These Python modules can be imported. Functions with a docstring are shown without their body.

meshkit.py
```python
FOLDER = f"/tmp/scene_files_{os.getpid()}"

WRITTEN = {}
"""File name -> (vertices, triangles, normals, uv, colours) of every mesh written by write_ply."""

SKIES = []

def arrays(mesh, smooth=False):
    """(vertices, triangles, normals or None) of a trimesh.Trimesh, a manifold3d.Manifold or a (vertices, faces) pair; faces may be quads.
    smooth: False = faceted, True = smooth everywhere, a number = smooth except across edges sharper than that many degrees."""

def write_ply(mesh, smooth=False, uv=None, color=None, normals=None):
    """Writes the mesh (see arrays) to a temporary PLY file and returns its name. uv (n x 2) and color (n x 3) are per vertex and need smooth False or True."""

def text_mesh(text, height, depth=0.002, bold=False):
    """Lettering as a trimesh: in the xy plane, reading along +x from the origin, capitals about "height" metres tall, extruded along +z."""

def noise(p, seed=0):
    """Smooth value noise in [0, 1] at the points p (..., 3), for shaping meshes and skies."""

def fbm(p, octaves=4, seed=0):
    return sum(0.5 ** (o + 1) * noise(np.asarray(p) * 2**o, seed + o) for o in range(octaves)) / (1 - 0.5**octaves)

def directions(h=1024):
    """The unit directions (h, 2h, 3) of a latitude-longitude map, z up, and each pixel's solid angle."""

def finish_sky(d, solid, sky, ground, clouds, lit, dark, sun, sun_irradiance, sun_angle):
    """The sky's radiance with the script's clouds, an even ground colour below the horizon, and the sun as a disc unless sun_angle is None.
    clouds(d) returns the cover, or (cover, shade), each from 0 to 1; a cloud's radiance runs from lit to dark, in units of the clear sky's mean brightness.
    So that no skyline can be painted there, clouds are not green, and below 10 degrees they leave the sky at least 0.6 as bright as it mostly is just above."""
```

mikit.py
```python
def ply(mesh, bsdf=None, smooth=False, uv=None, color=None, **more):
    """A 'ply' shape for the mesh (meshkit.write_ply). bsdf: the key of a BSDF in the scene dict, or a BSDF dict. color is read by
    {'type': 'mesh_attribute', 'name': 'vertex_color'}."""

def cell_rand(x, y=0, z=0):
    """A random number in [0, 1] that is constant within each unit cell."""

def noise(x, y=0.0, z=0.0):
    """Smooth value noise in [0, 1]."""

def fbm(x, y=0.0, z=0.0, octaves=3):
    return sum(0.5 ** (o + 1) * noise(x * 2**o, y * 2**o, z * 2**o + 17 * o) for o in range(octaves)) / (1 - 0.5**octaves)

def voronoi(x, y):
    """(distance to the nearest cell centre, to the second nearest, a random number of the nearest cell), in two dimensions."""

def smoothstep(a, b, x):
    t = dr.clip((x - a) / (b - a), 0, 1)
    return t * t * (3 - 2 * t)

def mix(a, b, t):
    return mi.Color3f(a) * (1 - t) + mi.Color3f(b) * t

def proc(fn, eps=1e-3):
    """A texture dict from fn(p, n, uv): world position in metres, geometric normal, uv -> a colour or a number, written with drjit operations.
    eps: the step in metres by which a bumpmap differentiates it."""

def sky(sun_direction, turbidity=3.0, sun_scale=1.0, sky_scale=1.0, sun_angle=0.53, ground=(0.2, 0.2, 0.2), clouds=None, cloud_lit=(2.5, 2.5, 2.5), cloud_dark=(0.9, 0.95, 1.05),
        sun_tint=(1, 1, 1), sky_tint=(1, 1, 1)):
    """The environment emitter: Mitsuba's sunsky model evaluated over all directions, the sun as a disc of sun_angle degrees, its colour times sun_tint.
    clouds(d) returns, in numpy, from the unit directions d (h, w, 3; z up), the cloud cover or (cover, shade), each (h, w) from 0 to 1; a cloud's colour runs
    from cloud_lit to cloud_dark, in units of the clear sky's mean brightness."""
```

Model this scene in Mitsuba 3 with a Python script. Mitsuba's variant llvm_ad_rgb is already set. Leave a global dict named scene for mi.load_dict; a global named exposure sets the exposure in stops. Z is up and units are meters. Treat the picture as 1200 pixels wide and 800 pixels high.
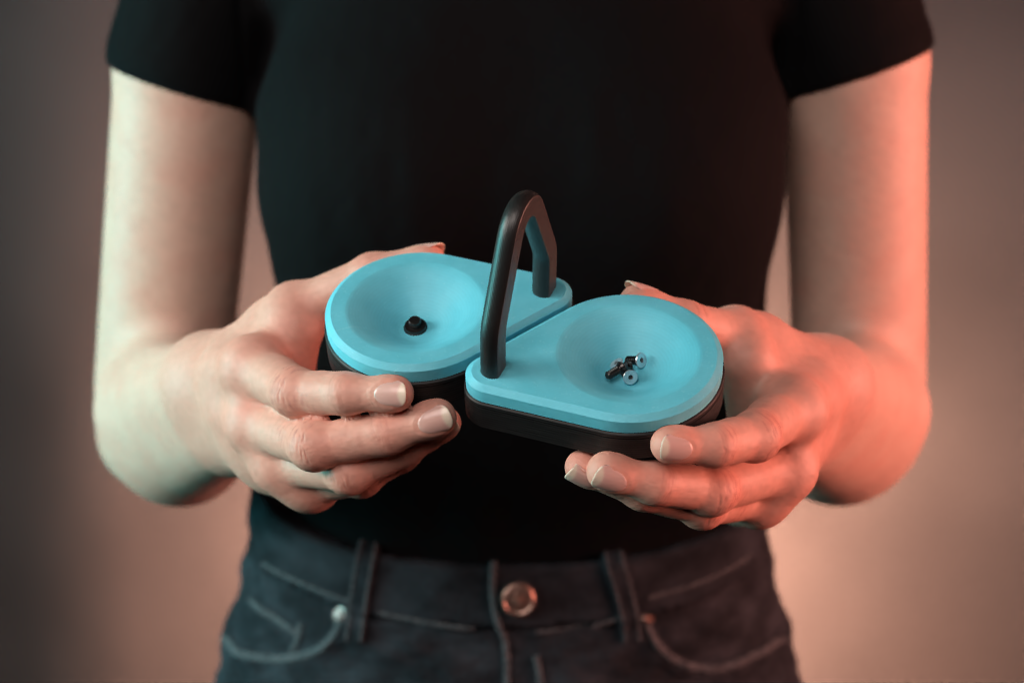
import math
import numpy as np, trimesh, manifold3d as m3, drjit as dr, mitsuba as mi
import mikit, meshkit
from mikit import proc, ply, smoothstep, mix
T4 = mi.ScalarTransform4f
scene, labels = {}, {}

# ------------------------------------------------------------------ camera, lamps, exposure
PITCH = math.radians(15.0)
CAM = np.array([0, -0.58, 1.255])
FWD = np.array([0, math.cos(PITCH), -math.sin(PITCH)])
scene['camera'] = {'type': 'thinlens', 'fov': 35.0, 'aperture_radius': 0.0041, 'focus_distance': 0.583, 'near_clip': 0.02, 'far_clip': 50.0,
                   'to_world': T4().look_at(origin=CAM.tolist(), target=(CAM + FWD).tolist(), up=[0, 0, 1])}
exposure = 0.14
LAMPS = [  # position, aim, half width, half height, radiance, label
    ((-1.22, 0.16, 1.18), (-0.10, 0.20, 0.98), 0.26, 0.42, (1.9, 9.8, 9.8), 'teal softbox lamp lighting the left side, out of frame'),
    ((1.25, 0.02, 1.16), (0.10, 0.14, 1.06), 0.45, 0.30, (12.6, 4.5, 3.4), 'red softbox lamp lighting the right side, out of frame'),
    ((-0.98, -0.26, 1.50), (0.0, 0.06, 1.08), 0.26, 0.20, (12.4, 11.2, 10.3), 'neutral softbox lamp high at the left, out of frame'),
    ((-0.30, -0.95, 1.90), (0.0, 0.1, 1.06), 0.40, 0.32, (5.2, 4.5, 4.2), 'dim softbox lamp above and behind the viewer, out of frame'),
]
WALL_LAMP = ((0.08, 1.34, 0.30), (0.10, 1.9, 0.12), 0.08, 0.08, (420.0, 232.0, 150.0))

# ------------------------------------------------------------------ helpers
def unit(v):
    v = np.asarray(v, float)
    return v / np.linalg.norm(v)

def put(key, mesh, bsdf, smooth=False, **kw):
    k, n = key, 0
    while k in scene:
        n += 1
        k = f'{key}_{n:03d}'
    scene[k] = ply(mesh, bsdf, smooth=smooth, **kw)
    return k

def lamp(name, pos, aim, hw, hh, rad, label):
    key, n = name, 0
    while key + '__housing' in scene:
        n += 1
        key = f'{name}_{n:03d}'
    m = T4().look_at(origin=list(pos), target=list(aim), up=[0, 0, 1])
    scene[key + '__diffuser'] = {'type': 'rectangle', 'to_world': m @ T4().scale([hw, hh, 1]), 'bsdf': {'type': 'diffuse', 'reflectance': {'type': 'rgb', 'value': 0.7}},
                                 'emitter': {'type': 'area', 'radiance': {'type': 'rgb', 'value': list(rad)}}}
    # tapering fabric housing behind the diffuser
    f, b = [], []
    for sx, sy in ((-1, -1), (1, -1), (1, 1), (-1, 1)):
        f.append((sx * hw * 1.04, sy * hh * 1.04, 0.012)); b.append((sx * hw * .25, sy * hh * .25, -.7 * hw))
        f.append((sx * hw * 1.04, sy * hh * 1.04, -0.003))
    v = np.array(f[0::2] + f[1::2] + b)
    fc = []
    for i in range(4):
        j = (i + 1) % 4
        fc += [(i, j, j + 4), (i, j + 4, i + 4), (i + 4, j + 4, j + 8), (i + 4, j + 8, i + 8)]
    fc += [(8, 9, 10), (8, 10, 11)]
    scene[key + '__housing'] = ply(trimesh.Trimesh(v, fc, process=False), 'black_fabric_mat', to_world=m)
    labels[key] = {'label': label, 'category': 'studio lamp'}

def outward(m):
    if m.volume < 0:
        m.invert()

# smooth noise in numpy for vertex work
def nz(p, scale, seed=0, octaves=3):
    return meshkit.fbm(np.asarray(p) * scale + 100.0, octaves, seed)

# ------------------------------------------------------------------ signed distance fields and sparse surface nets
def smin(a, b, k):
    h = np.maximum(k - np.abs(a - b), 0) / k
    return np.minimum(a, b) - h * h * k * 0.25

def smax(a, b, k):
    return -smin(-a, -b, k)

def cone(p, a, ra, b, rb):
    """Distance to a round cone: the hull of two spheres."""
    ba = b - a
    l2 = ba @ ba
    rr = ra - rb
    a2 = l2 - rr * rr
    il2 = 1.0 / l2
    pa = p - a
    y = pa @ ba
    z = y - l2
    q = pa * l2 - y[:, None] * ba
    x2 = np.einsum('ij,ij->i', q, q)
    y2 = y * y * l2
    z2 = z * z * l2
    k = np.sign(rr) * rr * rr * x2
    o = (np.sqrt(x2 * a2 * il2) + y * rr) * il2 - ra
    c1 = np.sign(z) * a2 * z2 > k
    c2 = np.sign(y) * a2 * y2 < k
    return np.where(c1, np.sqrt(x2 + z2) * il2 - rb, np.where(c2, np.sqrt(x2 + y2) * il2 - ra, o))

def surface_nets(f, lo, hi, h, nb=8, slack=1.25):
    """Triangle mesh of f = 0, sampled only in blocks the surface can reach. f(points) -> distances."""
    lo, hi = np.asarray(lo, float), np.asarray(hi, float)
    n = np.ceil((hi - lo) / (h * nb)).astype(int) + 1
    g = np.stack(np.meshgrid(*[np.arange(k) for k in n], indexing='ij'), -1).reshape(-1, 3)
    c = lo + (g + .5) * nb * h
    d = f(c)
    g = g[np.abs(d) < nb * h * .8661 * slack + h]
    S = (n * nb + 2).astype(np.int64)
    key = lambda ijk: (ijk[..., 0] * S[1] + ijk[..., 1]) * S[2] + ijk[..., 2]
    off = np.stack(np.meshgrid(*[np.arange(nb + 1)] * 3, indexing='ij'), -1).reshape(-1, 3)
    ks = np.unique(key(g[:, None] * nb + off[None]).ravel())
    ijk = np.stack([ks // (S[1] * S[2]), ks // S[2] % S[1], ks % S[2]], 1)
    val = np.concatenate([f(lo + ijk[i:i + 60000] * h) for i in range(0, len(ks), 60000)])
    off8 = np.stack(np.meshgrid(*[np.arange(nb)] * 3, indexing='ij'), -1).reshape(-1, 3)
    cells = np.unique(key(g[:, None] * nb + off8[None]).ravel())
    corner = np.array([(a, b, e) for a in (0, 1) for b in (0, 1) for e in (0, 1)])
    ck = corner @ np.array([S[1] * S[2], S[2], 1])
    v = val[np.searchsorted(ks, cells[:, None] + ck[None])]
    act = (v.min(1) < 0) & (v.max(1) >= 0)
    cells, v = cells[act], v[act]
    base = np.stack([cells // (S[1] * S[2]), cells // S[2] % S[1], cells % S[2]], 1)
    acc, cnt = np.zeros((len(cells), 3)), np.zeros(len(cells))
    for i in range(8):
        for j in range(i + 1, 8):
            if np.abs(corner[i] - corner[j]).sum() == 1:
                a, b = v[:, i], v[:, j]
                on = (a < 0) != (b < 0)
                t = np.where(on, a / np.where(on, a - b, 1), 0)
                acc += on[:, None] * (corner[i] + t[:, None] * (corner[j] - corner[i]))
                cnt += on
    vert = lo + (base + acc / cnt[:, None]) * h
    faces = []
    st = np.array([S[1] * S[2], S[2], 1])
    for ax in range(3):
        b, c2 = (ax + 1) % 3, (ax + 2) % 3
        i1 = np.searchsorted(ks, cells + st[ax])
        on = (v[:, 0] < 0) != (val[i1] < 0)
        k0 = cells[on]
        neigh = [k0, k0 - st[b], k0 - st[b] - st[c2], k0 - st[c2]]
        idx = [np.clip(np.searchsorted(cells, k), 0, len(cells) - 1) for k in neigh]
        good = np.all([cells[i] == k for i, k in zip(idx, neigh)], axis=0)
        q = np.stack(idx, 1)[good]
        flip = (v[on, 0] >= 0)[good]
        q[flip] = q[flip][:, ::-1]
        faces.append(q)
    q = np.vstack(faces)
    tri = np.vstack([q[:, [0, 1, 2]], q[:, [0, 2, 3]]])
    return vert, tri

def chunked(f, p, n=60000):
    return np.concatenate([f(p[i:i + n]) for i in range(0, len(p), n)])

def project(f, v, steps=2, e=2e-4, limit=2e-3, first=0):
    if first:
        return np.vstack([v[:first], project(f, v[first:], steps, e, limit)])
    for _ in range(steps):
        d = chunked(f, v)
        gr = np.stack([chunked(f, v + np.eye(3)[k] * e) - d for k in range(3)], 1) / e
        l2 = np.maximum(np.einsum('ij,ij->i', gr, gr), 0.15)
        v = v - gr * np.clip(d / l2, -limit, limit)[:, None]
    return v

def refine(v, f, want):
    """Splits the edges for which want(midpoint, length) holds, and the triangles round them to match."""
    e = np.sort(np.vstack([f[:, [0, 1]], f[:, [1, 2]], f[:, [2, 0]]]), 1)
    u, inv = np.unique(e, axis=0, return_inverse=True)
    inv = inv.ravel()
    mid = (v[u[:, 0]] + v[u[:, 1]]) / 2
    split = want(mid, np.linalg.norm(v[u[:, 0]] - v[u[:, 1]], axis=1))
    num = np.where(split, len(v) + np.cumsum(split) - 1, -1)
    m = num[inv].reshape(3, -1).T
    out = []
    cntm = (m >= 0).sum(1)
    out.append(f[cntm == 0])
    for r in range(3):
        a, b, c = (r, (r + 1) % 3, (r + 2) % 3)
        s = (cntm == 1) & (m[:, a] >= 0)
        F, M_ = f[s], m[s]
        out += [np.stack([F[:, a], M_[:, a], F[:, c]], 1), np.stack([M_[:, a], F[:, b], F[:, c]], 1)]
        s = (cntm == 2) & (m[:, a] < 0)
        F, M_ = f[s], m[s]
        out += [np.stack([F[:, a], F[:, b], M_[:, b]], 1), np.stack([F[:, a], M_[:, b], M_[:, c]], 1), np.stack([M_[:, c], M_[:, b], F[:, c]], 1)]
    s = cntm == 3
    F, M_ = f[s], m[s]
    out += [np.stack([F[:, 0], M_[:, 0], M_[:, 2]], 1), np.stack([M_[:, 0], F[:, 1], M_[:, 1]], 1), np.stack([M_[:, 2], M_[:, 1], F[:, 2]], 1), M_]
    return np.vstack([v, mid[split]]), np.vstack(out)

class Field:
    """Round cones in groups; every group is a smooth union. Far primitives are skipped per chunk of points."""
    def __init__(self):
        self.groups, self.k = {}, {}
    def add(self, g, a, ra, b, rb):
        self.groups.setdefault(g, []).append((np.asarray(a, float), ra, np.asarray(b, float) + 1e-7, rb))
    def group(self, g, p):
        d = None
        for a, ra, b, rb in self.groups[g]:
            x = cone(p, a, ra, b, rb)
            d = x if d is None else smin(d, x, self.k[g])
        return d

JOINTS = {
 'L': {
  'index': [[-0.1022, 0.0431, 1.0768], [-0.0812, 0.0052, 1.0783], [-0.0602, -0.0112, 1.0829], [-0.0429, -0.0169, 1.0846]],
  'middle': [[-0.1005, 0.0375, 1.056], [-0.0736, -0.0066, 1.0613], [-0.0454, -0.0131, 1.0681], [-0.028, -0.0154, 1.0747]],
  'ring': [[-0.091, 0.0317, 1.0419], [-0.0612, -0.0035, 1.0497], [-0.0398, -0.0001, 1.0584], [-0.0258, -0.0026, 1.0683]],
  'pinky': [[-0.08, 0.0314, 1.033], [-0.0579, 0.011, 1.0421], [-0.0412, 0.0096, 1.052], [-0.0305, 0.0078, 1.0609]],
  'thumb': [[-0.1159, 0.0933, 1.0632], [-0.0892, 0.0683, 1.0936], [-0.0562, 0.0606, 1.1112], [-0.0345, 0.056, 1.1171]],
  'wrist': [-0.1282, 0.11, 1.0406],
  'elbow': [-0.2051, 0.3199, 0.9624],
  'dorsal': {'index': [-0.1, -0.966, 0.259], 'middle': [-0.1, -1.005, 0.114], 'ring': [0.0, -1.095, -0.224], 'pinky': [0.0, -1.121, -0.321], 'thumb': [-0.1, 0.549, 0.888]},
 },
 'R': {
  'index': [[0.1086, 0.0255, 1.0652], [0.0888, -0.0143, 1.0675], [0.0716, -0.0341, 1.0706], [0.0558, -0.0407, 1.0731]],
  'middle': [[0.1063, 0.0254, 1.0416], [0.0733, -0.0156, 1.0471], [0.051, -0.0319, 1.0557], [0.0341, -0.0375, 1.0619]],
  'ring': [[0.0975, 0.0263, 1.0295], [0.0714, -0.0077, 1.0377], [0.0473, -0.0223, 1.0489], [0.0258, -0.0277, 1.0597]],
  'pinky': [[0.0923, 0.0414, 1.0239], [0.0763, 0.0091, 1.0348], [0.0615, -0.0001, 1.0393], [0.0515, -0.0032, 1.0432]],
  'thumb': [[0.1197, 0.0827, 1.0624], [0.0905, 0.0551, 1.0866], [0.0675, 0.0332, 1.0979], [0.0494, 0.0294, 1.1067]],
  'wrist': [0.1291, 0.1002, 1.0425],
  'elbow': [0.2015, 0.3171, 0.9634],
  'dorsal': {'index': [0.1, -1.018, 0.066], 'middle': [0.1, -1.108, -0.272], 'ring': [0.0, -1.128, -0.733], 'pinky': [0.0, -1.173, -0.514], 'thumb': [-0.15, 0.211, 0.979]},
 },
}
TRAY_POSE = np.array([[0.78816, -0.61464, -0.03205, 0.00294], [0.53629, 0.71137, -0.45425, 0.00077], [0.302, 0.34083, 0.8903, 1.10426], [0.0, 0.0, 0.0, 1.0]])
TRAY = dict(cx=0.02224, tx=-0.02097, R=0.03430, r=0.01034, gap=0.00109, bevel=0.00229, hb=0.00184, hs=0.00498, hz=0.01276)


# ------------------------------------------------------------------ materials
def rgb(*c):
    return {'type': 'rgb', 'value': list(c)}
scene['black_fabric_mat'] = {'type': 'twosided', 'b': {'type': 'diffuse', 'reflectance': rgb(.02, .02, .02)}}

TI = np.linalg.inv(TRAY_POSE)
def tray_local(p):
    return [float(TI[i, 0]) * p.x + float(TI[i, 1]) * p.y + float(TI[i, 2]) * p.z + float(TI[i, 3]) for i in range(3)]
DISH_C = (TRAY['cx'], -(TRAY['gap'] + TRAY['R']))
def print_lines(p, n, uv):
    x, y, z = tray_local(p)
    r1 = dr.sqrt(dr.square(x - DISH_C[0]) + dr.square(y - DISH_C[1]))
    r2 = dr.sqrt(dr.square(x + DISH_C[0]) + dr.square(y + DISH_C[1]))
    r = dr.minimum(r1, r2)
    ring = dr.sin(r * (2 * math.pi / 0.00110))
    hatch = dr.sin((x * 0.35 + y * 0.94) * (2 * math.pi / 0.0011))
    layer = dr.sin(z * (2 * math.pi / 0.0009))
    side = mi.Float(TI[2, 0]) * n.x + mi.Float(TI[2, 1]) * n.y + mi.Float(TI[2, 2]) * n.z
    side = dr.abs(side)
    top = dr.select(r < 0.0268, ring * 0.8, hatch * 0.55)
    h = dr.select(side > 0.55, top, layer)
    return h * 0.5 + 0.8 * mikit.noise(x * 900, y * 900, z * 2600)
def blue_col(p, n, uv):
    x, y, z = tray_local(p)
    k = mikit.fbm(x * 120, y * 120, z * 300, 3)
    speck = smoothstep(0.86, 0.93, mikit.noise(x * 1500 + 7, y * 1500, z * 1500))
    c = mix((.095, .475, .595), (.135, .54, .665), k)
    c = mix(c, (.30, .66, .74), speck * 0.25)
    scratch = smoothstep(.93, .97, mikit.noise(x * 260 + y * 900, y * 60 - x * 25, 3.0)) * smoothstep(.55, .7, mikit.noise(x * 80, y * 80, 9.0))
    return mix(c, (.36, .70, .76), scratch * .30) * (1 + .035 * (print_lines(p, n, uv) - .4))
scene['blue_print_mat'] = {'type': 'bumpmap', 'arbitrary': proc(print_lines, eps=5e-5), 'scale': 0.000045,
    'b': {'type': 'principled', 'base_color': proc(blue_col), 'roughness': 0.45, 'specular': 0.32}}
def black_lines(p, n, uv):
    x, y, z = tray_local(p)
    return dr.sin(z * (2 * math.pi / 0.0011)) * 0.5 + 0.9 * mikit.noise(x * 150, y * 150, z * 1800)
scene['black_print_mat'] = {'type': 'bumpmap', 'arbitrary': proc(black_lines, eps=5e-5), 'scale': 0.00005,
    'b': {'type': 'principled', 'base_color': proc(lambda p, n, uv: mi.Color3f(.0150, .0150, .0155) * (.55 + .6 * black_lines(p, n, uv))), 'roughness': 0.48, 'specular': 0.28}}
def handle_lines(p, n, uv):
    x, y, z = tray_local(p)
    s = x * 0.465 - y * 0.885
    return dr.sin(s * (2 * math.pi / 0.0006)) * 0.4 + mikit.noise(x * 900, y * 900, z * 900)
scene['handle_mat'] = {'type': 'bumpmap', 'arbitrary': proc(handle_lines, eps=5e-5), 'scale': 0.00003,
    'b': {'type': 'principled', 'base_color': rgb(.011, .011, .011), 'roughness': 0.38, 'specular': 0.5}}
scene['steel_mat'] = {'type': 'principled', 'base_color': rgb(.64, .68, .72), 'roughness': 0.27, 'metallic': 0.8, 'specular': 0.6}
scene['black_steel_mat'] = {'type': 'principled', 'base_color': rgb(.014, .013, .013), 'roughness': 0.28, 'specular': 0.8, 'metallic': 0.35}
def skin_bump(p, n, uv):
    w = mikit.noise(p.x * 350, p.y * 350, p.z * 350)
    return 0.55 * mikit.noise(p.x * 1300 + w, p.y * 1300, p.z * 1300) + 0.9 * mikit.noise(p.x * 550, p.y * 550, p.z * 550 + w)
scene['skin_mat'] = {'type': 'bumpmap', 'arbitrary': proc(skin_bump, eps=1e-4), 'scale': 0.00015,
    'b': {'type': 'principled', 'base_color': {'type': 'mesh_attribute', 'name': 'vertex_color'}, 'roughness': 0.50, 'specular': 0.33}}
scene['nail_mat'] = {'type': 'principled', 'base_color': {'type': 'mesh_attribute', 'name': 'vertex_color'}, 'roughness': 0.28, 'specular': 0.5, 'clearcoat': 0.5, 'clearcoat_gloss': 0.9}
def knit(p, n, uv):
    return 0.5 * mikit.noise(p.x * 1100, p.y * 1100, p.z * 500) + 1.5 * mikit.noise(p.x * 160, p.y * 160, p.z * 120)
scene['shirt_mat'] = {'type': 'bumpmap', 'arbitrary': proc(knit, eps=2e-4), 'scale': 0.00025,
    'b': {'type': 'principled', 'base_color': rgb(.0028, .0028, .0034), 'roughness': 0.85, 'specular': 0.08, 'sheen': 0.02}}
def denim_bump(p, n, uv):
    tw = dr.sin((p.x * 0.6 + p.y * 0.35 + p.z) * (2 * math.pi / 0.0016))
    return 0.4 * tw + 1.0 * mikit.noise(p.x * 420, p.y * 420, p.z * 420)
def denim_col(p, n, uv):
    k = mikit.fbm(p.x * 45, p.y * 45, p.z * 70, 4)
    s = mikit.noise(p.x * 900, p.y * 900, p.z * 260)
    return mix((.006, .0078, .0105), (.033, .040, .050), smoothstep(.25, .8, k) * 0.7 + s * 0.3)
def seam_col(p, n, uv):
    k = mikit.noise(p.x * 500, p.y * 500, p.z * 500)
    return mix((.028, .033, .039), (.105, .115, .125), k)
for nm, fn in (('denim_mat', denim_col), ('seam_mat', seam_col)):
    scene[nm] = {'type': 'bumpmap', 'arbitrary': proc(denim_bump, eps=2e-4), 'scale': 0.0003,
        'b': {'type': 'principled', 'base_color': proc(fn), 'roughness': 0.85, 'specular': 0.14, 'sheen': 0.04}}
scene['copper_mat'] = {'type': 'principled', 'base_color': rgb(.62, .40, .33), 'roughness': 0.3, 'metallic': 0.9}
scene['rivet_mat'] = {'type': 'principled', 'base_color': rgb(.42, .34, .33), 'roughness': 0.5, 'metallic': 0.85}
def wall_col(p, n, uv):
    return mix((.116, .101, .106), (.190, .166, .172), smoothstep(.2, .8, mikit.fbm(p.x * 2.6, p.y * 2.6, p.z * 2.2, 3)))
scene['wall_mat'] = {'type': 'twosided', 'b': {'type': 'diffuse', 'reflectance': proc(wall_col)}}
# ------------------------------------------------------------------ setting: the plain wall and the darker panel at its left
wx = np.r_[np.linspace(-3.5, -1.4, 8), np.linspace(-1.35, -.2, 60), np.linspace(-.1, 3.5, 12)]
tw_ = np.clip((-.62 - wx) / .50, 0, 1)
wy = 1.90 + .20 * tw_ * tw_ * (3 - 2 * tw_)                     # the wall falls back in a soft rounded recess at the left
wv, wf = [], []
for i, (x, y) in enumerate(zip(wx, wy)):
    wv += [(x, y, -.6), (x, y, 2.8), (x, y + .1, -.6), (x, y + .1, 2.8)]
    if i:
        a, b = 4 * i - 4, 4 * i
        for q0, q1, q2, q3 in ((a, b, b + 1, a + 1), (b + 2, a + 2, a + 3, b + 3), (a + 1, b + 1, b + 3, a + 3), (b, a, a + 2, b + 2)):
            wf += [(q0, q1, q2), (q0, q2, q3)]
scene['wall'] = ply(trimesh.Trimesh(wv, wf, process=False), 'wall_mat', smooth=40)
labels['wall'] = {'label': 'plain mauve-grey wall far out of focus, darker where it recedes at the left', 'category': 'wall', 'kind': 'structure'}
for args in LAMPS:
    lamp('softbox_lamp', *args)
lamp('wall_lamp', *WALL_LAMP, 'small warm lamp hidden behind the person, aimed at the wall')

# ------------------------------------------------------------------ body field
SHOULDER = {'L': np.array([-.149, .320, 1.262]), 'R': np.array([.160, .320, 1.262])}
MIDARM = {'L': np.array([-.1765, .318, 1.172]), 'R': np.array([.1872, .318, 1.172])}
def upper_arm(s, p):
    r, el = (.0400, .0392)[s == 'R'], np.array(JOINTS[s]['elbow'])
    m = MIDARM[s]
    return smin(cone(p, SHOULDER[s], r + .001, m, r), cone(p, m, r, el + (m - el) * .16, r - .0015), .006)
FINGERS = ('index', 'middle', 'ring', 'pinky')
RAD = {'index': (.0118, .0096, .0083, .0072), 'middle': (.0114, .0096, .0084, .0076), 'ring': (.0104, .0085, .0074, .0068), 'pinky': (.0095, .0074, .0064, .0058),
       'thumb': (.0130, .0115, .0096, .0082)}
F = Field()
F.k['core'] = .03
F.add('core', SHOULDER['L'] + [.02, .01, -.005], .042, SHOULDER['R'] + [-.02, .01, -.005], .042)
F.add('core', [0, .33, 1.25], .06, [0, .34, 1.33], .05)
CREASES, PADS, NAILS = [], [], []
for s in 'LR':
    J = {k: np.array(v) for k, v in JOINTS[s].items() if k != 'dorsal'}
    DOR = {k: unit(v) for k, v in JOINTS[s]['dorsal'].items()}
    sh, el, wr = SHOULDER[s], J['elbow'], J['wrist']
    g = s + 'arm'
    F.k[g] = .016
    ru, ma = (.0400, .0392)[s == 'R'], MIDARM[s]
    F.add(s + 'upper', sh, ru + .001, ma, ru)
    F.add(s + 'upper', ma, ru, el + (ma - el) * .16, ru - .0015)
    F.k[s + 'upper'] = .006
    wd = unit(J['index'][0] - J['pinky'][0])                 # across the wrist, towards the thumb
    fa = unit(wr - el)
    wd = unit(wd - fa * (wd @ fa))
    pm = el + (wr - el) * .27
    F.add(g, el, .033, pm + wd * .006, .0365)
    F.add(g, pm + wd * .010, .0335, wr + wd * .011 - fa * .005, .0185)
    F.add(g, pm - wd * .012, .0325, wr - wd * .011 - fa * .005, .0178)
    F.add(g, el + unit(el - sh) * .004 - fa * .006, .030, pm - wd * .010, .031)
    # hand: metacarpals, thenar and hypothenar pads
    h = s + 'palm'
    F.k[h] = .009
    spread = {'index': .0135, 'middle': .005, 'ring': -.005, 'pinky': -.0125}
    for fn in FINGERS:
        mc = J[fn][0]
        base = wr + wd * spread[fn] + fa * .006
        F.add(h, base, .0150, base + (mc - base) * .55, .0135)
        F.add(h, base + (mc - base) * .55, .0130, mc, RAD[fn][0])
    mcm = np.mean([J[f_][0] for f_ in FINGERS], 0)
    pal = unit(np.cross(wd, mcm - wr))
    if pal @ (np.array([0.0, 0.02, 1.1]) - mcm) < 0:
        pal = -pal
    th = J['thumb']
    F.add(h, th[0], .0145, th[1], .0125)
    F.add(h, wr + wd * .012 + fa * .008, .0165, th[0], .0155)
    F.add(h, (th[0] * .6 + wr * .4) + pal * .008, .0170, (th[0] + th[1]) / 2 + pal * .006, .0145)      # thenar
    F.add(h, th[0] * .5 + mcm * .5 + pal * .006, .0165, th[1] * .55 + J['index'][0] * .45 + pal * .006, .0105)
    F.add(h, wr - wd * .012 + fa * .012 + pal * .006, .0150, J['pinky'][0] * .6 + wr * .4 + pal * .008, .0130)  # hypothenar
    F.add(h, (th[0] + th[1] * 2) / 3, .0085, J['index'][0] * .75 + wr * .25, .0085)                      # web
    for fn in FINGERS + ('thumb',):
        g2 = s + fn
        F.k[g2] = .0042
        j, r = J[fn], RAD[fn]
        k0 = 1 if fn == 'thumb' else 0
        for i in range(k0, 3):
            a, b = j[i], j[i + 1]
            mid = (a + b) / 2
            dn = unit(DOR[fn] - unit(b - a) * (DOR[fn] @ unit(b - a)))
            ra, rb = r[i] - .0013, r[i + 1] - .0013
            F.add(g2, a, ra, b, rb)
            if i < 2 and fn != 'thumb':                        # fleshy palm side of each phalanx
                F.add(g2, mid - dn * .0016, (ra + rb) / 2 * .93, b * .6 + mid * .4 - dn * .0012, rb * .93)
        # tip: pad and slightly flattened end
        ax = unit(j[3] - j[2])
        dn = unit(DOR[fn] - ax * (DOR[fn] @ ax))
        F.add(g2, j[3] - dn * .0008 - ax * .002, r[3] - .0012, j[3] + ax * .0012 - dn * .0006, r[3] - .0017)
        if fn != 'thumb':
            ax0 = unit(j[1] - j[0])
            dk = unit(DOR[fn] - ax0 * (DOR[fn] @ ax0))
            F.add(g2, j[1] + dk * .0004, r[1] - .0014, j[1] + dk * .0004 + ax0 * .001, r[1] - .0014)
            F.add(s + 'palm', j[0] + dk * .0022, r[0] * .86, j[0] + dk * .0022 + ax0 * .002, r[0] * .84)   # knuckle
            ax1 = unit(j[2] - j[0]); dp = unit(DOR[fn] - ax1 * (DOR[fn] @ ax1))
            CREASES.append((j[1], ax1, dp, r[1], 1.0, [-.0052, -.0038, -.0026, -.0014, -.0003, .0010, .0022, .0036, .0050], fn))
            ax2 = unit(j[3] - j[1]); d2 = unit(DOR[fn] - ax2 * (DOR[fn] @ ax2))
            CREASES.append((j[2], ax2, d2, r[2], .7, [-.0032, -.0021, -.0011, .0001, .0013, .0024], fn))
        else:
            ax2 = unit(j[3] - j[1]); d2 = unit(DOR[fn] - ax2 * (DOR[fn] @ ax2))
            CREASES.append((j[2], ax2, d2, r[2], .9, [-.0036, -.0024, -.0011, .0003, .0016, .0028], fn))
        NAILS.append((s, fn, j[3], ax, dn, r[3]))
    for fn in FINGERS:
        PADS.append((J[fn][0], .011, 1.0)); PADS.append((J[fn][1], .009, 1.0)); PADS.append((J[fn][2], .007, .55)); PADS.append((J[fn][3], .008, .9))
    PADS.append((th[3], .009, .9)); PADS.append((th[2], .009, .6)); PADS.append((mcm * .7 + wr * .3 + pal * .016, .026, .9)); PADS.append((el + unit(el - wr) * .03, .03, .6))

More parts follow.
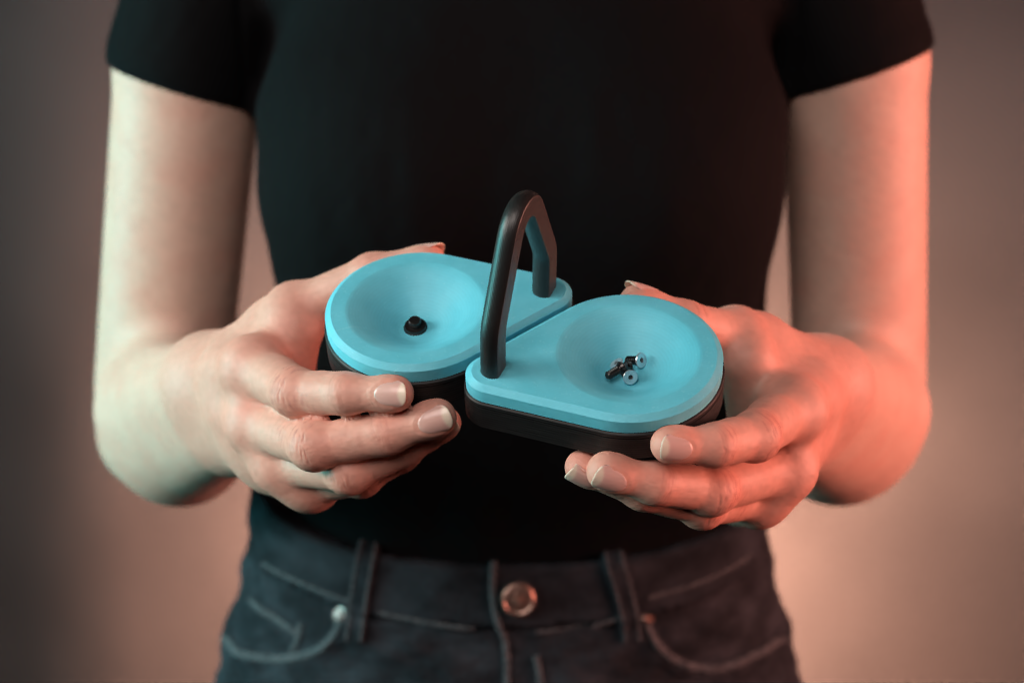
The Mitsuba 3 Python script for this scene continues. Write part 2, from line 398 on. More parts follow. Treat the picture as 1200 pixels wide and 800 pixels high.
CENT = {}
for gname, prims in F.groups.items():
    pts = np.array([q for a, ra, b, rb in prims for q in (a, b)])
    c = (pts.min(0) + pts.max(0)) / 2
    CENT[gname] = (c, max(np.linalg.norm(a - c) + ra for a, ra, b, rb in prims for a in (a, b)))

def body_raw(p):
    """Distance to the skin without its fine relief; primitive groups far from these points are skipped."""
    out = np.full(len(p), 9.0)
    def grp(g, q):
        return F.group(g, q)
    bound = {g: np.linalg.norm(p - c, axis=1) - r for g, (c, r) in CENT.items()}
    for s in 'LR':
        d = np.full(len(p), 9.0)
        bound[s + 'arm'] = np.minimum(bound[s + 'arm'], bound[s + 'upper'])
        near = bound[s + 'arm'] < .05
        d[near] = smin(grp(s + 'arm', p[near]), grp(s + 'upper', p[near]), .016)
        d = np.where(near, d, bound[s + 'arm'])
        near = bound[s + 'palm'] < .04
        if near.any():
            d[near] = smin(d[near], grp(s + 'palm', p[near]), .022)
        base = d.copy()
        for fn in FINGERS + ('thumb',):
            near = bound[s + fn] < .02
            if near.any():
                w = smin(base[near], grp(s + fn, p[near]), .0055)
                d[near] = smin(d[near], w, .0012)
        d = np.where(d > 1, 9.0, d)
        m = np.minimum.reduce([bound[s + x] for x in ('palm',) + FINGERS + ('thumb',)])
        d = np.where(d > 0.05, np.minimum(d, np.maximum(m, .03)), d)
        out = np.minimum(out, d)
    near = bound['core'] < .08
    if near.any():
        out[near] = smin(out[near], grp('core', p[near]), .03)
    out = np.where(near, out, np.minimum(out, bound['core']))
    return out

def crease_lines(q, s, side, r, offs):
    wob = (nz(q, 260, 3, 2) - .5) * .0022
    amp = np.clip(nz(q, 330, 8, 2) * 2.6 - .70, 0, 1)
    e = np.zeros(len(q))
    for k, o in enumerate(offs):
        a_k = .45 + .55 * math.sin(k * 2.4 + 40 * r * 1000) ** 2
        e += a_k * np.exp(-((s + wob - o - .16 * side * math.sin(k * 1.9 + r * 9000)) / .00040) ** 2)
    return np.minimum(e, 1.2) * amp

def relief(p):
    """Creases over the joints and the shallow beds of the nails, in metres (positive = pushed in)."""
    d = np.zeros(len(p))
    for c, ax, dn, r, w, offs, fn in CREASES:
        q = p - c
        n2 = np.einsum('ij,ij->i', q, q) < (r * 1.9) ** 2
        if not n2.any():
            continue
        q = q[n2]
        s = q @ ax
        up = q @ dn / r
        side = q @ np.cross(ax, dn)
        wgt = np.clip((up - .35) / .4, 0, 1) * np.exp(-(side / (r * .75)) ** 2)
        e = crease_lines(q, s, side, r, offs)
        bulge = np.exp(-(s / .0042) ** 2) * .00012
        d[n2] += wgt * w * (e * .00024 - bulge)
    for s_, fn, c, ax, dn, r in NAILS:
        q = p - c
        n2 = np.einsum('ij,ij->i', q, q) < (r * 1.8) ** 2
        if not n2.any():
            continue
        q = q[n2]
        x, n_, t = q @ ax, q @ dn, q @ np.cross(ax, dn)
        k = r / .0073
        U = (x - .0008 * k) / (.0070 * k)
        rho = np.sqrt((np.maximum(-U, 0)) ** 2 + (t / (.0052 * k)) ** 2)
        d[n2] -= (n_ > 0) * .00016 * np.exp(-((rho - 1.08) / .14) ** 2) * np.clip((.0035 * k - x) / .002, 0, 1)
    return d

def body(p):
    return body_raw(p) + relief(p)

hands = np.array([q for a in ('LR') for k in FINGERS + ('thumb',) for q in JOINTS[a][k]])
v, f = surface_nets(body_raw, (-.30, -.08, .88), (.30, .42, 1.40), .0026)
from scipy.spatial import cKDTree
tree = cKDTree(hands)
tips = cKDTree(np.array([c[0] for c in CREASES] + [n_[2] for n_ in NAILS]))
v = project(body_raw, v, 1)
n0 = len(v)
v, f = refine(v, f, lambda m, l: (tree.query(m)[0] < .028) & (l > .0014))
v = project(body_raw, v, 1, first=n0)
n0 = len(v)
v, f = refine(v, f, lambda m, l: (tips.query(m)[0] < .013) & (m[:, 1] < .075) & (l > .0009))
v = project(body_raw, v, 1, first=n0)
close = tips.query(v)[0] < .016
v[close] = project(body, v[close], 1, e=1e-4, limit=1e-3)
n0 = len(v)
v, f = refine(v, f, lambda m, l: (tips.query(m)[0] < .0105) & (m[:, 1] < .07) & (l > .0006))
v = project(body, v, 1, e=1e-4, limit=1e-3, first=n0)

def skin_colour(p):
    arm, hand = np.array([.60, .395, .315]), np.array([.60, .318, .248])
    red = np.array([.585, .225, .168])
    hw_ = np.clip((.075 - tree.query(p)[0]) / .055, 0, 1)[:, None]
    base = arm * (1 - hw_) + hand * hw_
    w = np.zeros(len(p))
    for c, r, a in PADS:
        w = np.maximum(w, a * np.exp(-(np.linalg.norm(p - c, axis=1) / (r * 1.25)) ** 2.0))
    m, m2 = nz(p, 60, 5, 4), nz(p, 170, 15, 3)
    w = np.clip(w * .60 + (m - .5) * .80 + (m2 - .5) * .45 * hw_[:, 0] + .05, 0, 1)
    c = base * (1 - w[:, None]) + red * w[:, None]
    for cc, ax, dn, r, wt, offs, fn in CREASES:
        on = np.linalg.norm(p - cc, axis=1) < r * 2.2
        q = p[on] - cc
        s = q @ ax
        wgt = np.clip((q @ dn / r + .1) / .6, 0, 1)
        soft = wgt * np.exp(-(s / .0050) ** 2) * .26 * (.5 + nz(q, 300, 4, 3))
        line = wgt * wt * .22 * crease_lines(q, s, q @ np.cross(ax, dn), r, offs)
        c[on] = c[on] + (red - c[on]) * soft[:, None]
        c[on] *= 1 - line[:, None] * np.array([.75, 1.0, 1.0])
    c *= (.90 + .20 * nz(p, 420, 9, 3))[:, None]
    return np.clip(c, 0, 1)
scene['person__body'] = ply(trimesh.Trimesh(v, f, process=False), 'skin_mat', smooth=True, color=skin_colour(v))
labels['person'] = {'label': 'person in a black t-shirt and dark jeans holding the blue two-dish tray in both hands', 'category': 'person'}
labels['person__body'] = {'label': 'bare arms and hands, teal lit on the left and red lit on the right'}

# ------------------------------------------------------------------ finger nails
def nail(s, fn, c, ax, dn, r):
    b = np.cross(ax, dn)
    k = r / .0073
    x0, x1, hw = -.0064 * k, .0073 * k, .0053 * k
    nu, nv = 25, 29
    U, V = np.meshgrid(np.linspace(-1, 1, nu), np.linspace(-1, 1, nv), indexing='ij')
    ang = np.sqrt(np.clip(1 - np.abs(V) ** 2.4, 0, 1))                          # rounded at both ends
    x = (x0 + x1) / 2 + (x1 - x0) / 2 * U * (.50 + .50 * ang)
    t = hw * V * (1 - .12 * np.maximum(U, 0) ** 3)
    def skin_height(xx, tt):
        base = c + xx.ravel()[:, None] * ax + tt.ravel()[:, None] * b
        hgt = np.full(base.shape[0], r * 1.25)
        for _ in range(7):
            hgt = hgt - chunked(body_raw, base + hgt[:, None] * dn)
        return hgt.reshape(xx.shape)
    xb = np.minimum(x, .0005 * k)
    H0, H1 = skin_height(xb, t * .9), skin_height(xb - .0012, t * .9)
    slope = np.clip((H0 - H1) / .0012, -.35, .05)
    over = np.maximum(x - xb, 0)
    H = H0 + slope * over - 13.0 / k * over ** 2
    R1 = r * .90
    H = H - (R1 - np.sqrt(np.maximum(R1 ** 2 - (t * .95) ** 2, 1e-9))) * .25 + .00016
    rho = np.sqrt((np.maximum(.0008 * k - x, 0) / (.0070 * k)) ** 2 + (t / (.0053 * k)) ** 2)
    H = H - .0020 * np.clip((rho - .74) / .26, 0, 1) ** 2 * (.25 + .75 * np.clip((.0045 * k - x) / .003, 0, 1))
    top = c + x[..., None] * ax + t[..., None] * b + H[..., None] * dn
    edge = np.maximum(np.abs(U), np.abs(V)) > .999
    bot = c + x[..., None] * ax + t[..., None] * b + (H - .0005)[..., None] * dn
    P = np.vstack([top.reshape(-1, 3), bot.reshape(-1, 3)])
    idx = np.arange(nu * nv).reshape(nu, nv)
    q = np.stack([idx[:-1, :-1], idx[1:, :-1], idx[1:, 1:], idx[:-1, 1:]], -1).reshape(-1, 4)
    fl = [q, q[:, ::-1] + nu * nv]
    rim = np.concatenate([idx[0, :-1], idx[:-1, -1], idx[-1, :0:-1], idx[:0:-1, 0]])
    nx = np.roll(rim, -1)
    fl.append(np.stack([rim, nx, nx + nu * nv, rim + nu * nv], 1))
    fq = np.vstack(fl)
    m = trimesh.Trimesh(P, np.vstack([fq[:, [0, 1, 2]], fq[:, [0, 2, 3]]]), process=False)
    outward(m)
    smile = (x - (x1 - .0030 * k) - .0016 * k * (V ** 2)) / (.0004 * k)
    free = 1 / (1 + np.exp(-np.clip(smile * 2, -30, 30)))
    lun = np.exp(-((x - x0) / (.0016 * k)) ** 2) * .3
    bed = np.array([.60, .37, .32])
    col = bed + (np.array([.72, .62, .50]) - bed) * np.clip(free + lun, 0, 1)[..., None]
    col = np.vstack([col.reshape(-1, 3)] * 2)
    put('person__fingernail', m, 'nail_mat', smooth=True, color=col)
for n_ in NAILS:
    nail(*n_)

# ------------------------------------------------------------------ t-shirt
TX = .0055
ZS = np.array([.80, .90, .945, 1.00, 1.06, 1.12, 1.18, 1.24, 1.30])
AX = np.array([.148, .141, .139, .137, .1375, .1335, .139, .142, .10])
AY = np.array([.100, .095, .092, .092, .098, .104, .100, .088, .06])
YC = np.array([.318, .318, .318, .318, .318, .318, .320, .325, .33])
def torso(p, grow=0.0):
    a = np.interp(p[:, 2], ZS, AX) + grow
    b = np.interp(p[:, 2], ZS, AY) + grow
    y0 = np.interp(p[:, 2], ZS, YC)
    q = np.stack([np.abs(p[:, 0] - TX) / a, np.abs(p[:, 1] - y0) / b], 1)
    rho = (q[:, 0] ** 2.3 + q[:, 1] ** 2.3) ** (1 / 2.3)
    d = (rho - 1) * np.minimum(a, b)
    return np.maximum(d, p[:, 2] - 1.31)
HEM = {'L': (np.array([-.1783, .318, 1.158]), unit([-.30, -.05, -.95])), 'R': (np.array([.1872, .318, 1.166]), unit([.33, -.05, -.94]))}
def shirt_field(p):
    d = torso(p)
    for sx in (-1, 1):
        d = smin(d, np.linalg.norm((p - [TX + sx * .061, .258, 1.118]) * [1, 1.0, 1], axis=1) - .066, .05)
    wr_ = (nz(p * [1, 1, .45], 26, 11, 3) - .5) * .008 * np.clip((1.25 - p[:, 2]) / .1, .3, 1)
    d = d + wr_ * np.clip(1 - np.abs(p[:, 0]) / .25, 0, 1)
    # pulled folds running in from the armpits
    for sx, ox in ((-1, -.150), (1, .158)):
        u = (p[:, 0] - ox) * -sx
        w = np.exp(-(np.maximum(u, 0) / .045) ** 2) * (u > -.01)
        s = p[:, 2] - 1.165 - u * .9
        d = d + w * .0042 * np.cos(s / .010) * np.exp(-(s / .035) ** 2)
    sl = None
    for s, (c, n) in HEM.items():
        sh = SHOULDER[s]
        da = upper_arm(s, p)
        e = -((p - c) @ n)
        x = da - .0036 + (nz(p * [1, 1, .5], 45, 21, 2) - .5) * .0026 * np.clip((e - .012) / .03, 0, 1)
        x = smax(x, -e, .0028)
        # stitched hem: a slightly proud band above the cuff
        x = x + .0006 * np.exp(-((e - .018) / .0012) ** 2)
        seam = np.abs(p[:, 0] - (c[0] + (-.036 if s == 'R' else .036)))
        d = smin(d, x, .010)
        d = d + .0012 * np.exp(-(seam / .0016) ** 2) * (p[:, 2] > 1.13) * (p[:, 2] > 1.15)
    d = np.maximum(d, .900 - p[:, 2])
    nk = np.linalg.norm((p - [TX, .30, 1.36]), axis=1) - .075
    return np.maximum(d, -nk)
JOINTS_EL = {s: np.array(JOINTS[s]['elbow']) for s in 'LR'}
v, f = surface_nets(shirt_field, (-.26, .16, .88), (.27, .44, 1.34), .0026, slack=2.2)
far = np.ones(len(v), bool)
for c_, n_ in HEM.values():
    far &= ~((np.abs((v - c_) @ n_) < .009) & (np.linalg.norm(v - c_, axis=1) < .07))
v[far] = project(shirt_field, v[far], 2, e=3e-4)
# even out the cut edge of the sleeves
near_hem = np.nonzero(~far)[0]
import scipy.sparse as sp
ed = np.vstack([f[:, [0, 1]], f[:, [1, 2]], f[:, [2, 0]]])
A = sp.coo_matrix((np.ones(len(ed)), (ed[:, 0], ed[:, 1])), shape=(len(v), len(v))).tocsr()
A = ((A + A.T) > 0).astype(float)[near_hem]
deg = np.asarray(A.sum(1))
for it in range(24):
    v[near_hem] += (.5 if it % 2 == 0 else -.46) * (A @ v / deg - v[near_hem])
for it in range(3):
    v[near_hem] += .35 * (A @ v / deg - v[near_hem])
scene['person__t_shirt'] = ply(trimesh.Trimesh(v, f, process=False), 'shirt_mat', smooth=True)
labels['person__t_shirt'] = {'label': 'black short-sleeved t-shirt tucked into the jeans'}

# ------------------------------------------------------------------ jeans
JZ = np.array([.60, .70, .76, .80, .84, .88, .905, .930])
JX = np.array([.164, .181, .183, .178, .169, .158, .151, .147])
JY = np.array([.098, .112, .116, .117, .114, .108, .104, .102])
TILT = .25
def waist_z(p):
    return p[:, 2] - TILT * (p[:, 1] - .322)
def hips(p, grow=0.0):
    a = np.interp(p[:, 2], JZ, JX) + grow
    b = np.interp(p[:, 2], JZ, JY) + grow
    q = np.stack([np.abs(p[:, 0] + .002) / a, np.abs(p[:, 1] - .322) / b], 1)
    rho = (q[:, 0] ** 2.25 + q[:, 1] ** 2.25) ** (1 / 2.25)
    return (rho - 1) * np.minimum(a, b)
POCKET_XZ = {'L': [[-0.0917, 0.8836], [-0.0981, 0.8715], [-0.112, 0.8593], [-0.1337, 0.8501], [-0.1556, 0.8447], [-0.1694, 0.8397]], 'R': [[0.0717, 0.8846], [0.0788, 0.87], [0.0922, 0.8575], [0.1116, 0.8507], [0.1372, 0.8501], [0.1577, 0.8477]]}
LOOPS_XZ = [[[-0.0765, 0.925], [-0.0806, 0.9009], [-0.0846, 0.8738]], [[0.0534, 0.9205], [0.0591, 0.9018], [0.0643, 0.8753]]]
COIN_XZ = [[[-0.1494, 0.8731], [-0.1351, 0.8728], [-0.1232, 0.8698], [-0.116, 0.8673]], [[-0.116, 0.8741], [-0.1191, 0.862], [-0.1222, 0.8547]]]
FLY_XZ = [[[-0.0099, 0.9183], [-0.0099, 0.9015], [-0.0072, 0.8878], [-0.0036, 0.8777]], [[-0.0036, 0.8777], [-0.0027, 0.8648], [-0.0027, 0.85]], [[0.0127, 0.8694], [0.0145, 0.8601], [0.0155, 0.8499]]]
SEAMS_XZ = [[[-0.0713, 0.8903], [-0.0454, 0.8873], [-0.0181, 0.8849]], [[0.0127, 0.8823], [0.0363, 0.8845], [0.0564, 0.8888]], [[0.073, 0.8982], [0.1015, 0.9011], [0.1322, 0.9061]], [[-0.1392, 0.9003], [-0.1119, 0.8979], [-0.0864, 0.8937]]]
RIVETS_XZ = [[-0.0922, 0.8845], [0.0717, 0.8855]]
BUTTON_XZ = [0.0032, 0.9015]
BAND_Z = 0.8859

def curve_dist(x, z, pts):
    """Signed side and distance to a polyline in the front plane."""
    best, side = np.full(len(x), 9.0), np.zeros(len(x))
    for (x0, z0), (x1, z1) in zip(pts[:-1], pts[1:]):
        dx, dz = x1 - x0, z1 - z0
        t = np.clip(((x - x0) * dx + (z - z0) * dz) / (dx * dx + dz * dz), 0, 1)
        d = np.hypot(x - x0 - t * dx, z - z0 - t * dz)
        cr = dx * (z - z0) - dz * (x - x0)
        up = d < best
        best, side = np.where(up, d, best), np.where(up, np.sign(cr), side)
    return best, side
def smooth_line(pts, n=40):
    from scipy.interpolate import CubicSpline
    pts = np.asarray(pts, float)
    t = np.r_[0, np.cumsum(np.linalg.norm(np.diff(pts, axis=0), axis=1))]
    return CubicSpline(t, pts)(np.linspace(0, t[-1], n))
BAND_T = BAND_Z + TILT * .100
POCKETS = {k: smooth_line(v_) for k, v_ in POCKET_XZ.items()}
def jeans_field(p):
    d = hips(p)
    w = (nz(p * [1, 1, 1.6], 30, 31, 3) - .5) * .007 * np.clip((.90 - p[:, 2]) / .03, 0, 1)
    d = d + w + (nz(p * [1, 1, 2.2], 75, 33, 2) - .5) * .0022 * np.clip((.90 - p[:, 2]) / .02, 0, 1)
    front = p[:, 1] < .33
    for k, ln in POCKETS.items():
        dist, side = curve_dist(p[:, 0], p[:, 2], ln[::2])
        sgn = side * (1 if k == 'L' else -1)
        inside = np.where(sgn < 0, dist, -dist)                # > 0 on the hip side of the opening
        on = front & (p[:, 2] < .893) & (p[:, 2] > .80)
        d = d + on * np.clip(inside / .0025, 0, 1) * np.clip((.09 - inside) / .01, 0, 1) * .0022
        d = d - on * np.exp(-((inside + .0035) / .003) ** 2) * .0010
    d = d + .0016 * np.exp(-((waist_z(p) - BAND_T) / .0016) ** 2)
    leg = np.maximum(.56 - p[:, 2], 0)
    d = np.maximum(d, .60 - p[:, 2])
    return np.maximum(d, waist_z(p) - .9405)
v, f = surface_nets(jeans_field, (-.23, .18, .58), (.23, .46, 1.0), .0032, slack=2.2)
v = project(jeans_field, v, 1, e=4e-4)
sel = (v[:, 1] < .33) & (v[:, 2] > .82)
v, f = refine(v, f, lambda m, l: (m[:, 1] < .33) & (m[:, 2] > .82) & (l > .0022))
v = project(jeans_field, v, 2, e=3e-4)
scene['person__jeans'] = ply(trimesh.Trimesh(v, f, process=False), 'denim_mat', smooth=True)
labels['person__jeans'] = {'label': 'washed black denim jeans with a metal button'}

def on_front(x, z, lift=0.0, field=None):
    """Points of the jeans' front above (x, z), found along y."""
    x, z = np.atleast_1d(x).astype(float), np.atleast_1d(z).astype(float)
    fld = field or jeans_field
    y = np.full(len(x), .16)
    for _ in range(60):
        y = np.minimum(y + np.clip(fld(np.stack([x, y, z], 1)) * .6, -.004, .01), .34)
    P = np.stack([x, y, z], 1)
    e = 6e-4
    n = np.stack([fld(P + np.eye(3)[k] * e) - fld(P - np.eye(3)[k] * e) for k in range(3)], 1)
    n /= np.linalg.norm(n, axis=1, keepdims=True)
    return P + n * lift, n

def ribbon(pts, nrm, width, thick, crown=.35):
    """A soft flat strip along pts lying on the surface."""
    pts, nrm = np.asarray(pts), np.asarray(nrm)
    tg = np.gradient(pts, axis=0)
    tg /= np.linalg.norm(tg, axis=1, keepdims=True)
    sd = np.cross(tg, nrm)
    sd /= np.linalg.norm(sd, axis=1, keepdims=True)
    prof = [(-.5, -.6), (-.5, .45), (-.38, .9), (-.15, 1.0), (.15, 1.0), (.38, .9), (.5, .45), (.5, -.6)]
    rings = np.stack([pts + sd * (a * width) + nrm * (b * thick) for a, b in prof], 1)
    n, k = rings.shape[:2]
    V_ = rings.reshape(-1, 3)
    fc = []
    for i in range(n - 1):
        for j in range(k):
            j2 = (j + 1) % k
            a, b, c, d = i * k + j, i * k + j2, (i + 1) * k + j2, (i + 1) * k + j
            fc += [(a, b, c), (a, c, d)]
    for i0 in (0, (n - 1) * k):
        fc += [(i0, i0 + j, i0 + j + 1) if i0 else (i0, i0 + j + 1, i0 + j) for j in range(1, k - 1)]
    m = trimesh.Trimesh(V_, fc, process=False)
    outward(m)
    return m
def lathe(profile, n=48):
    return trimesh.creation.revolve(np.asarray(profile, float), sections=n)
def frame_at(P, n, roll=(0, 0, 1)):
    n = unit(n)
    x = unit(np.cross(roll, n))
    m = np.eye(4)
    m[:3, 0], m[:3, 1], m[:3, 2], m[:3, 3] = x, np.cross(n, x), n, P
    return m

JK = 'person__jeans__'
# waistband: a raised strip round the whole waist
def band_field(p):
    d = hips(p, .0026) + (nz(p, 35, 41, 2) - .5) * .003
    d = np.maximum(d, -(hips(p, -.004)))
    return np.maximum(d, np.abs(waist_z(p) - (.9435 + BAND_T + .0015) / 2) - (.9435 - BAND_T - .0015) / 2)
v, f = surface_nets(band_field, (-.2, .18, .86), (.2, .46, 1.0), .0026, slack=2.2)
v = project(band_field, v, 1, e=3e-4)
scene[JK + 'waistband'] = ply(trimesh.Trimesh(v, f, process=False), 'denim_mat', smooth=40)
front = lambda p: np.minimum(jeans_field(p), band_field(p))
for xz in LOOPS_XZ:
    ln = smooth_line(xz, 24)
    P, n = on_front(ln[:, 0], ln[:, 1], .0012, front)
    put(JK + 'belt_loop', ribbon(P, n, .0125, .0022), 'denim_mat', smooth=35)
    for o in (-.0040, .0040):
        P2, n2 = on_front(ln[:, 0] + o, ln[:, 1], .0034, front)
        put(JK + 'belt_loop_seam', ribbon(P2, n, .0016, .0006), 'seam_mat', smooth=35)
zz = np.linspace(.944, .902, 20)
xx = np.array([-.002 + np.interp(z, JZ, JX) for z in zz]) + .004 + .004 * np.sin(np.linspace(0, math.pi, 20))
put(JK + 'belt_loop', ribbon(np.stack([xx, np.full(20, .345), zz], 1), np.tile([1., -.1, .05], (20, 1)), .013, .0022), 'seam_mat', smooth=35)
for k, ln in POCKETS.items():
    P, n = on_front(ln[:, 0], ln[:, 1], .0006, front)
    put(JK + 'pocket_edge', ribbon(P, n, .0046, .0012), 'seam_mat', smooth=35)
for xz in COIN_XZ:
    ln = smooth_line(xz, 24)
    P, n = on_front(ln[:, 0], ln[:, 1], .0004, front)
    put(JK + 'coin_pocket_edge', ribbon(P, n, .0036, .0010), 'seam_mat', smooth=35)
for xz in FLY_XZ:
    ln = smooth_line(xz, 30)
    P, n = on_front(ln[:, 0], ln[:, 1], .0008, front)
    put(JK + 'fly_edge', ribbon(P, n, .0036, .0014), 'seam_mat', smooth=35)
for xz in SEAMS_XZ:
    ln = smooth_line(xz, 40)
    P, n = on_front(ln[:, 0], ln[:, 1], .0003, front)
    put(JK + 'waist_seam', ribbon(P, n, .0022, .0008), 'seam_mat', smooth=35)
P, n = on_front([BUTTON_XZ[0]], [BUTTON_XZ[1]], .001, front)
bt = lathe([(0, 0), (.0088, 0), (.0092, .0012), (.0088, .0024), (.0076, .0030), (.0068, .0025), (.0058, .0024), (.0040, .0030), (.0022, .0027), (.0018, .0036), (0, .0037)])
bt.apply_transform(frame_at(P[0], n[0]))
put(JK + 'button', bt, 'copper_mat', smooth=35)
labels[JK + 'button'] = {'label': 'round copper-coloured jeans button'}
for xz in RIVETS_XZ:
    P, n = on_front([xz[0]], [xz[1]], .0012, front)
    rv = lathe([(0, 0), (.0042, 0), (.0044, .0008), (.0037, .0016), (.0025, .0014), (.0018, .0022), (0, .0025)], 32)
    rv.apply_transform(frame_at(P[0], n[0]))
    put(JK + 'rivet', rv, 'rivet_mat' if xz[0] < 0 else 'copper_mat', smooth=35)

# ------------------------------------------------------------------ the two-dish tray
def outline(off, n=72):
    C, R = np.array(DISH_C), TRAY['R'] + off
    t, r = np.array([TRAY['tx'], -(TRAY['gap'] + TRAY['r'])]), TRAY['r'] + off
    d = t - C
    a, b = math.atan2(d[1], d[0]), math.acos((R - r) / np.hypot(*d))
    p1 = [C + R * np.array([math.cos(x), math.sin(x)]) for x in np.linspace(a + b, a + 2 * math.pi - b, n)]
    p2 = [t + r * np.array([math.cos(x), math.sin(x)]) for x in np.linspace(a - b, a + b, n // 2)]
    return np.array(p1 + p2)
def hull(levels):
    pts = np.vstack([np.c_[outline(o), np.full(len(outline(o)), z)] for o, z in levels])
    return m3.Manifold.hull_points(pts)
def revolve(profile, n=160):
    pr = np.asarray(profile, float)
    x, y = pr.T
    if np.sum(x * np.roll(y, -1) - np.roll(x, -1) * y) < 0:
        pr = pr[::-1]
    return m3.Manifold.revolve(m3.CrossSection([pr * 1000]), n).scale([.001, .001, .001])
ZB, ZS_, ZZ = -TRAY['hb'], -TRAY['hb'] - TRAY['hs'], -TRAY['hb'] - TRAY['hs'] - TRAY['hz']
bevel = TRAY['bevel']
# bowl profile (radius, depth): rounded lip, gently concave slope, small flat floor
bx = np.array([0, 4.0, 6.5, 8.5, 11.0, 14.0, 17.2, 20.2, 22.4, 23.9, 25.0, 26.0, 26.8]) / 1000
bz = np.array([-12.0, -12.0, -11.7, -10.9, -9.4, -7.3, -5.0, -2.95, -1.65, -.90, -.42, -.10, 0]) / 1000
from scipy.interpolate import PchipInterpolator
bu = np.linspace(0, bx[-1], 60)
bowl_prof = [(x, z) for x, z in zip(bu, PchipInterpolator(bx, bz)(bu))]
cut = revolve(bowl_prof + [(bx[-1], .004), (0, .004)])
shell = revolve([(0, -.0138), (.010, -.0138), (.029, -.004), (.029, -.003), (0, -.003)])
blue = hull([(-bevel, 0), (0, ZB), (0, ZS_)])
blue = (blue + shell.translate((DISH_C[0], DISH_C[1], 0))) - cut.translate((DISH_C[0], DISH_C[1], 0))
base = hull([(.0002, ZS_ - .0002), (.0008, ZS_ - .0008), (.0008, ZZ + .0006), (.0002, ZZ)])
groove = hull([(.003, ZS_ - .0022), (.003, ZS_ - .0026)]) - hull([(.0003, ZS_ - .0016), (.0003, ZS_ - .0032)])
base = base - groove - revolve([(0, -.0145), (.0105, -.0145), (.0297, -.0045), (.0297, 0), (0, 0)]).translate((DISH_C[0], DISH_C[1], 0))
base = base.translate((0, 0, 0))
pose = T4(TRAY_POSE.tolist())
half = TRAY_POSE @ np.diag([-1., -1., 1., 1.])
for i, m in enumerate((half, TRAY_POSE)):
    put('screw_tray__dish', blue, 'blue_print_mat', smooth=22, to_world=T4(m.tolist()))
    put('screw_tray__base', base, 'black_print_mat', smooth=22, to_world=T4(m.tolist()))
# arched handle: D-shaped bar on a rounded gothic arch
e_, pv = unit([TRAY['tx'] * -1, (TRAY['gap'] + TRAY['r']), 0]), None
pv = np.array([e_[1], -e_[0], 0])
hs_ = np.hypot(TRAY['tx'], TRAY['gap'] + TRAY['r'])
arc_c, arc_r = (0, .0470), .0096
ctrl = [(-hs_, -.003), (-hs_, .008), (-hs_, .0190)]
cp = (ctrl[-1][0], ctrl[-1][1] - arc_c[1])
a0_ = math.atan2(cp[1], cp[0]) % (2 * math.pi) - math.acos(arc_r / math.hypot(*cp))
ang = np.linspace(a0_, math.pi - a0_, 25)
path = ctrl + [(arc_c[0] + arc_r * math.cos(a), arc_c[1] + arc_r * math.sin(a)) for a in ang] + [(-x, z) for x, z in ctrl[::-1]]
path = np.array(path)
seg = np.r_[0, np.cumsum(np.hypot(*np.diff(path, axis=0).T))]
tt = np.linspace(0, seg[-1], 150)
path = np.c_[np.interp(tt, seg, path[:, 0]), np.interp(tt, seg, path[:, 1])]
ker = np.ones(7) / 7
for _ in range(2):
    pad = np.vstack([np.repeat(path[:1], 3, 0), path, np.repeat(path[-1:], 3, 0)])
    path = np.c_[np.convolve(pad[:, 0], ker, 'valid'), np.convolve(pad[:, 1], ker, 'valid')]
P3 = path[:, :1] * e_ + path[:, 1:] * np.array([0, 0, 1]) + np.clip(path[:, 1:] / .055, 0, 1) ** 1.0 * .0022 * pv
tg = np.gradient(P3, axis=0); tg /= np.linalg.norm(tg, axis=1, keepdims=True)
out_ = np.cross(tg, pv); out_ /= np.linalg.norm(out_, axis=1, keepdims=True)
R0, CUT = .0048, .0033
a0 = math.acos(CUT / R0)
pr = [(R0 * math.cos(t), R0 * math.sin(t)) for t in np.linspace(a0 + .06, 2 * math.pi - a0 - .06, 40)]
pr = pr + [(CUT, -R0 * math.sin(a0) * .90), (CUT, R0 * math.sin(a0) * .90)]
rings = np.stack([P3 + pv * a + out_ * b for a, b in pr], 1)
nr, kr = rings.shape[:2]
fc = []
for i in range(nr - 1):
    for j in range(kr):
        j2 = (j + 1) % kr
        a, b, c, d = i * kr + j, i * kr + j2, (i + 1) * kr + j2, (i + 1) * kr + j
        fc += [(a, b, c), (a, c, d)]
for i0 in (0, (nr - 1) * kr):
    fc += [(i0, i0 + j, i0 + j + 1) if i0 else (i0, i0 + j + 1, i0 + j) for j in range(1, kr - 1)]
hm = trimesh.Trimesh(rings.reshape(-1, 3), fc, process=False)
outward(hm)
put('screw_tray__handle', hm, 'handle_mat', smooth=28, to_world=pose)
labels['screw_tray'] = {'label': 'two-part teardrop tray with light blue dishes on black bases and a black arched handle', 'category': 'tray'}
labels['screw_tray__dish'] = {'label': 'left blue dish holding one black screw'}
labels['screw_tray__dish_001'] = {'label': 'right blue dish holding a few silver-headed screws'}
labels['screw_tray__handle'] = {'label': 'matte black arched handle joining the two dishes'}

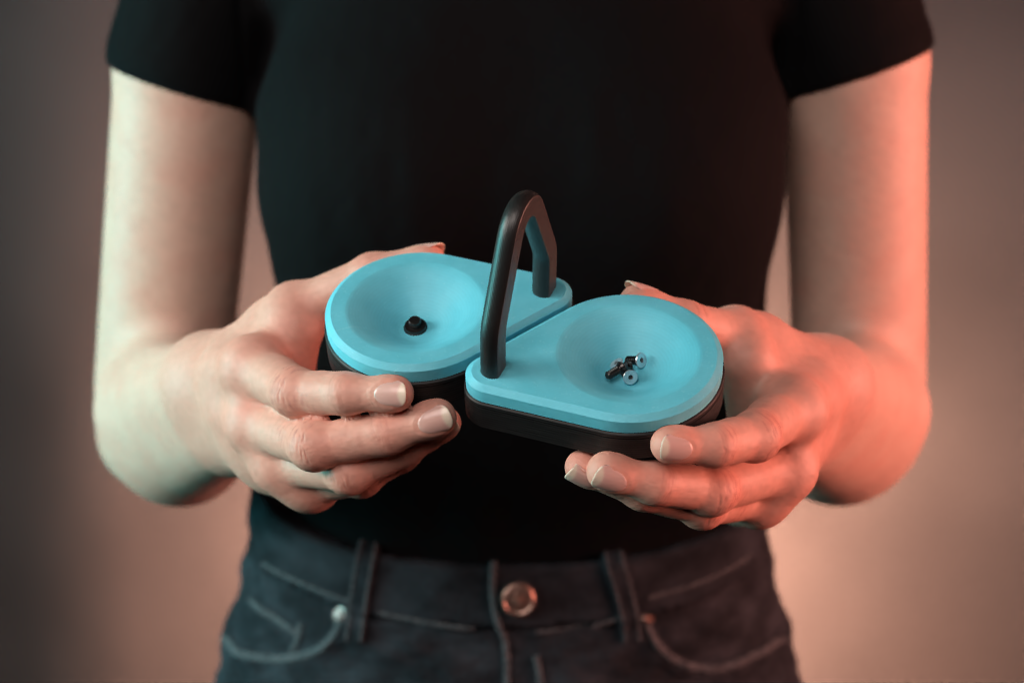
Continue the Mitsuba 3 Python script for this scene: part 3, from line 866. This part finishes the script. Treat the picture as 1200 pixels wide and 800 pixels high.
# ------------------------------------------------------------------ screws
def hexagon(r, h):
    return m3.Manifold.cylinder(h, r, r, 6)
def screw_head(r, h, r2, sock, n=40):
    m = revolve([(0, 0), (r2, 0), (r * .92, h * .62), (r, h * .72), (r, h * .86), (r * .94, h), (0, h)], n)
    return m - hexagon(sock, h).translate((0, 0, h * .2))
def shank(r, L, pitch=.0009):
    pr_, z = [(0, 0)], 0
    pr_ = [(0, -L), (r * .70, -L), (r * .8, -L + .0003)]
    z = -L + .0004
    while z < -pitch:
        pr_ += [(r, z + pitch * .3), (r, z + pitch * .42), (r * .64, z + pitch * .8)]
        z += pitch
    pr_ += [(r * .8, 0), (0, 0)]
    return lathe(pr_, 24)
def screw(label, pos, axis, r, h, rs, L, head_mat, group=None, flange=False):
    """pos, axis in the tray's own frame: the middle of the head's top and the direction it faces."""
    key, k = 'screw', 0
    while key + '__head' in scene:
        k += 1
        key = f'screw_{k:03d}'
    fr = frame_at(np.array(pos) - unit(axis) * h, axis, roll=(.3, 1, .2))
    tw = T4((TRAY_POSE @ fr).tolist())
    scene[key + '__head'] = ply(screw_head(r, h, rs * 1.1 if not flange else r * .9, r * .36, 17 if flange else 40), head_mat, smooth=False if flange else 30, to_world=tw)
    stub = lathe([(0, -L), (rs * .86, -L), (rs, -L + .0004), (rs, -L * .62), (rs * .88, -L * .58), (rs * .88, -L * .50), (rs, -L * .46), (rs, 0), (0, 0)], 12)
    scene[key + '__thread'] = ply(stub if flange else shank(rs, L), 'black_steel_mat', smooth=False if flange else 30, to_world=tw)
    if not flange:
        sk = r * .36
        fr2 = fr.copy(); fr2[:3, 3] += fr[:3, 2] * h * .21
        scene[key + '__socket'] = ply(hexagon(sk * .96, h * .2), 'black_steel_mat', to_world=T4((TRAY_POSE @ fr2).tolist()))
    labels[key] = {'label': label, 'category': 'screw'}
screw('black flanged screw standing on its head alone in the left blue dish', [-0.0222, 0.0369, -0.0120], [0.04, 0.03, -1], 0.0046, 0.0015, 0.0025, 0.0029, 'black_steel_mat', flange=True)
screw('silver-headed screw lying rightmost in the right dish, its head turned to the right', [0.02928, -0.0349, -0.0085], [0.264, -0.856, 0.439], 0.0029, 0.0017, 0.0016, 0.0055, 'steel_mat')
screw('silver-headed screw lying frontmost in the right dish, its round head facing the viewer', [0.02036, -0.03895, -0.0088], [-0.307, -0.825, 0.479], 0.0028, 0.0017, 0.0016, 0.0058, 'steel_mat')
screw('silver-headed screw at the left of the pile in the right dish, head tilted up', [0.02067, -0.03048, -0.0078], [-0.308, 0.456, 0.833], 0.0027, 0.0017, 0.0016, 0.0058, 'steel_mat')
screw('black screw in the right dish, threaded end pointing left', [0.02084, -0.03362, -0.0078], [0.968, 0.073, -0.046], 0.0024, 0.0015, 0.0016, 0.0062, 'black_steel_mat')
screw('black screw in the middle of the right dish pile, between the silver heads', [0.02386, -0.03397, -0.0085], [0.299, -0.539, 0.536], 0.0022, 0.0014, 0.0016, 0.0058, 'black_steel_mat')
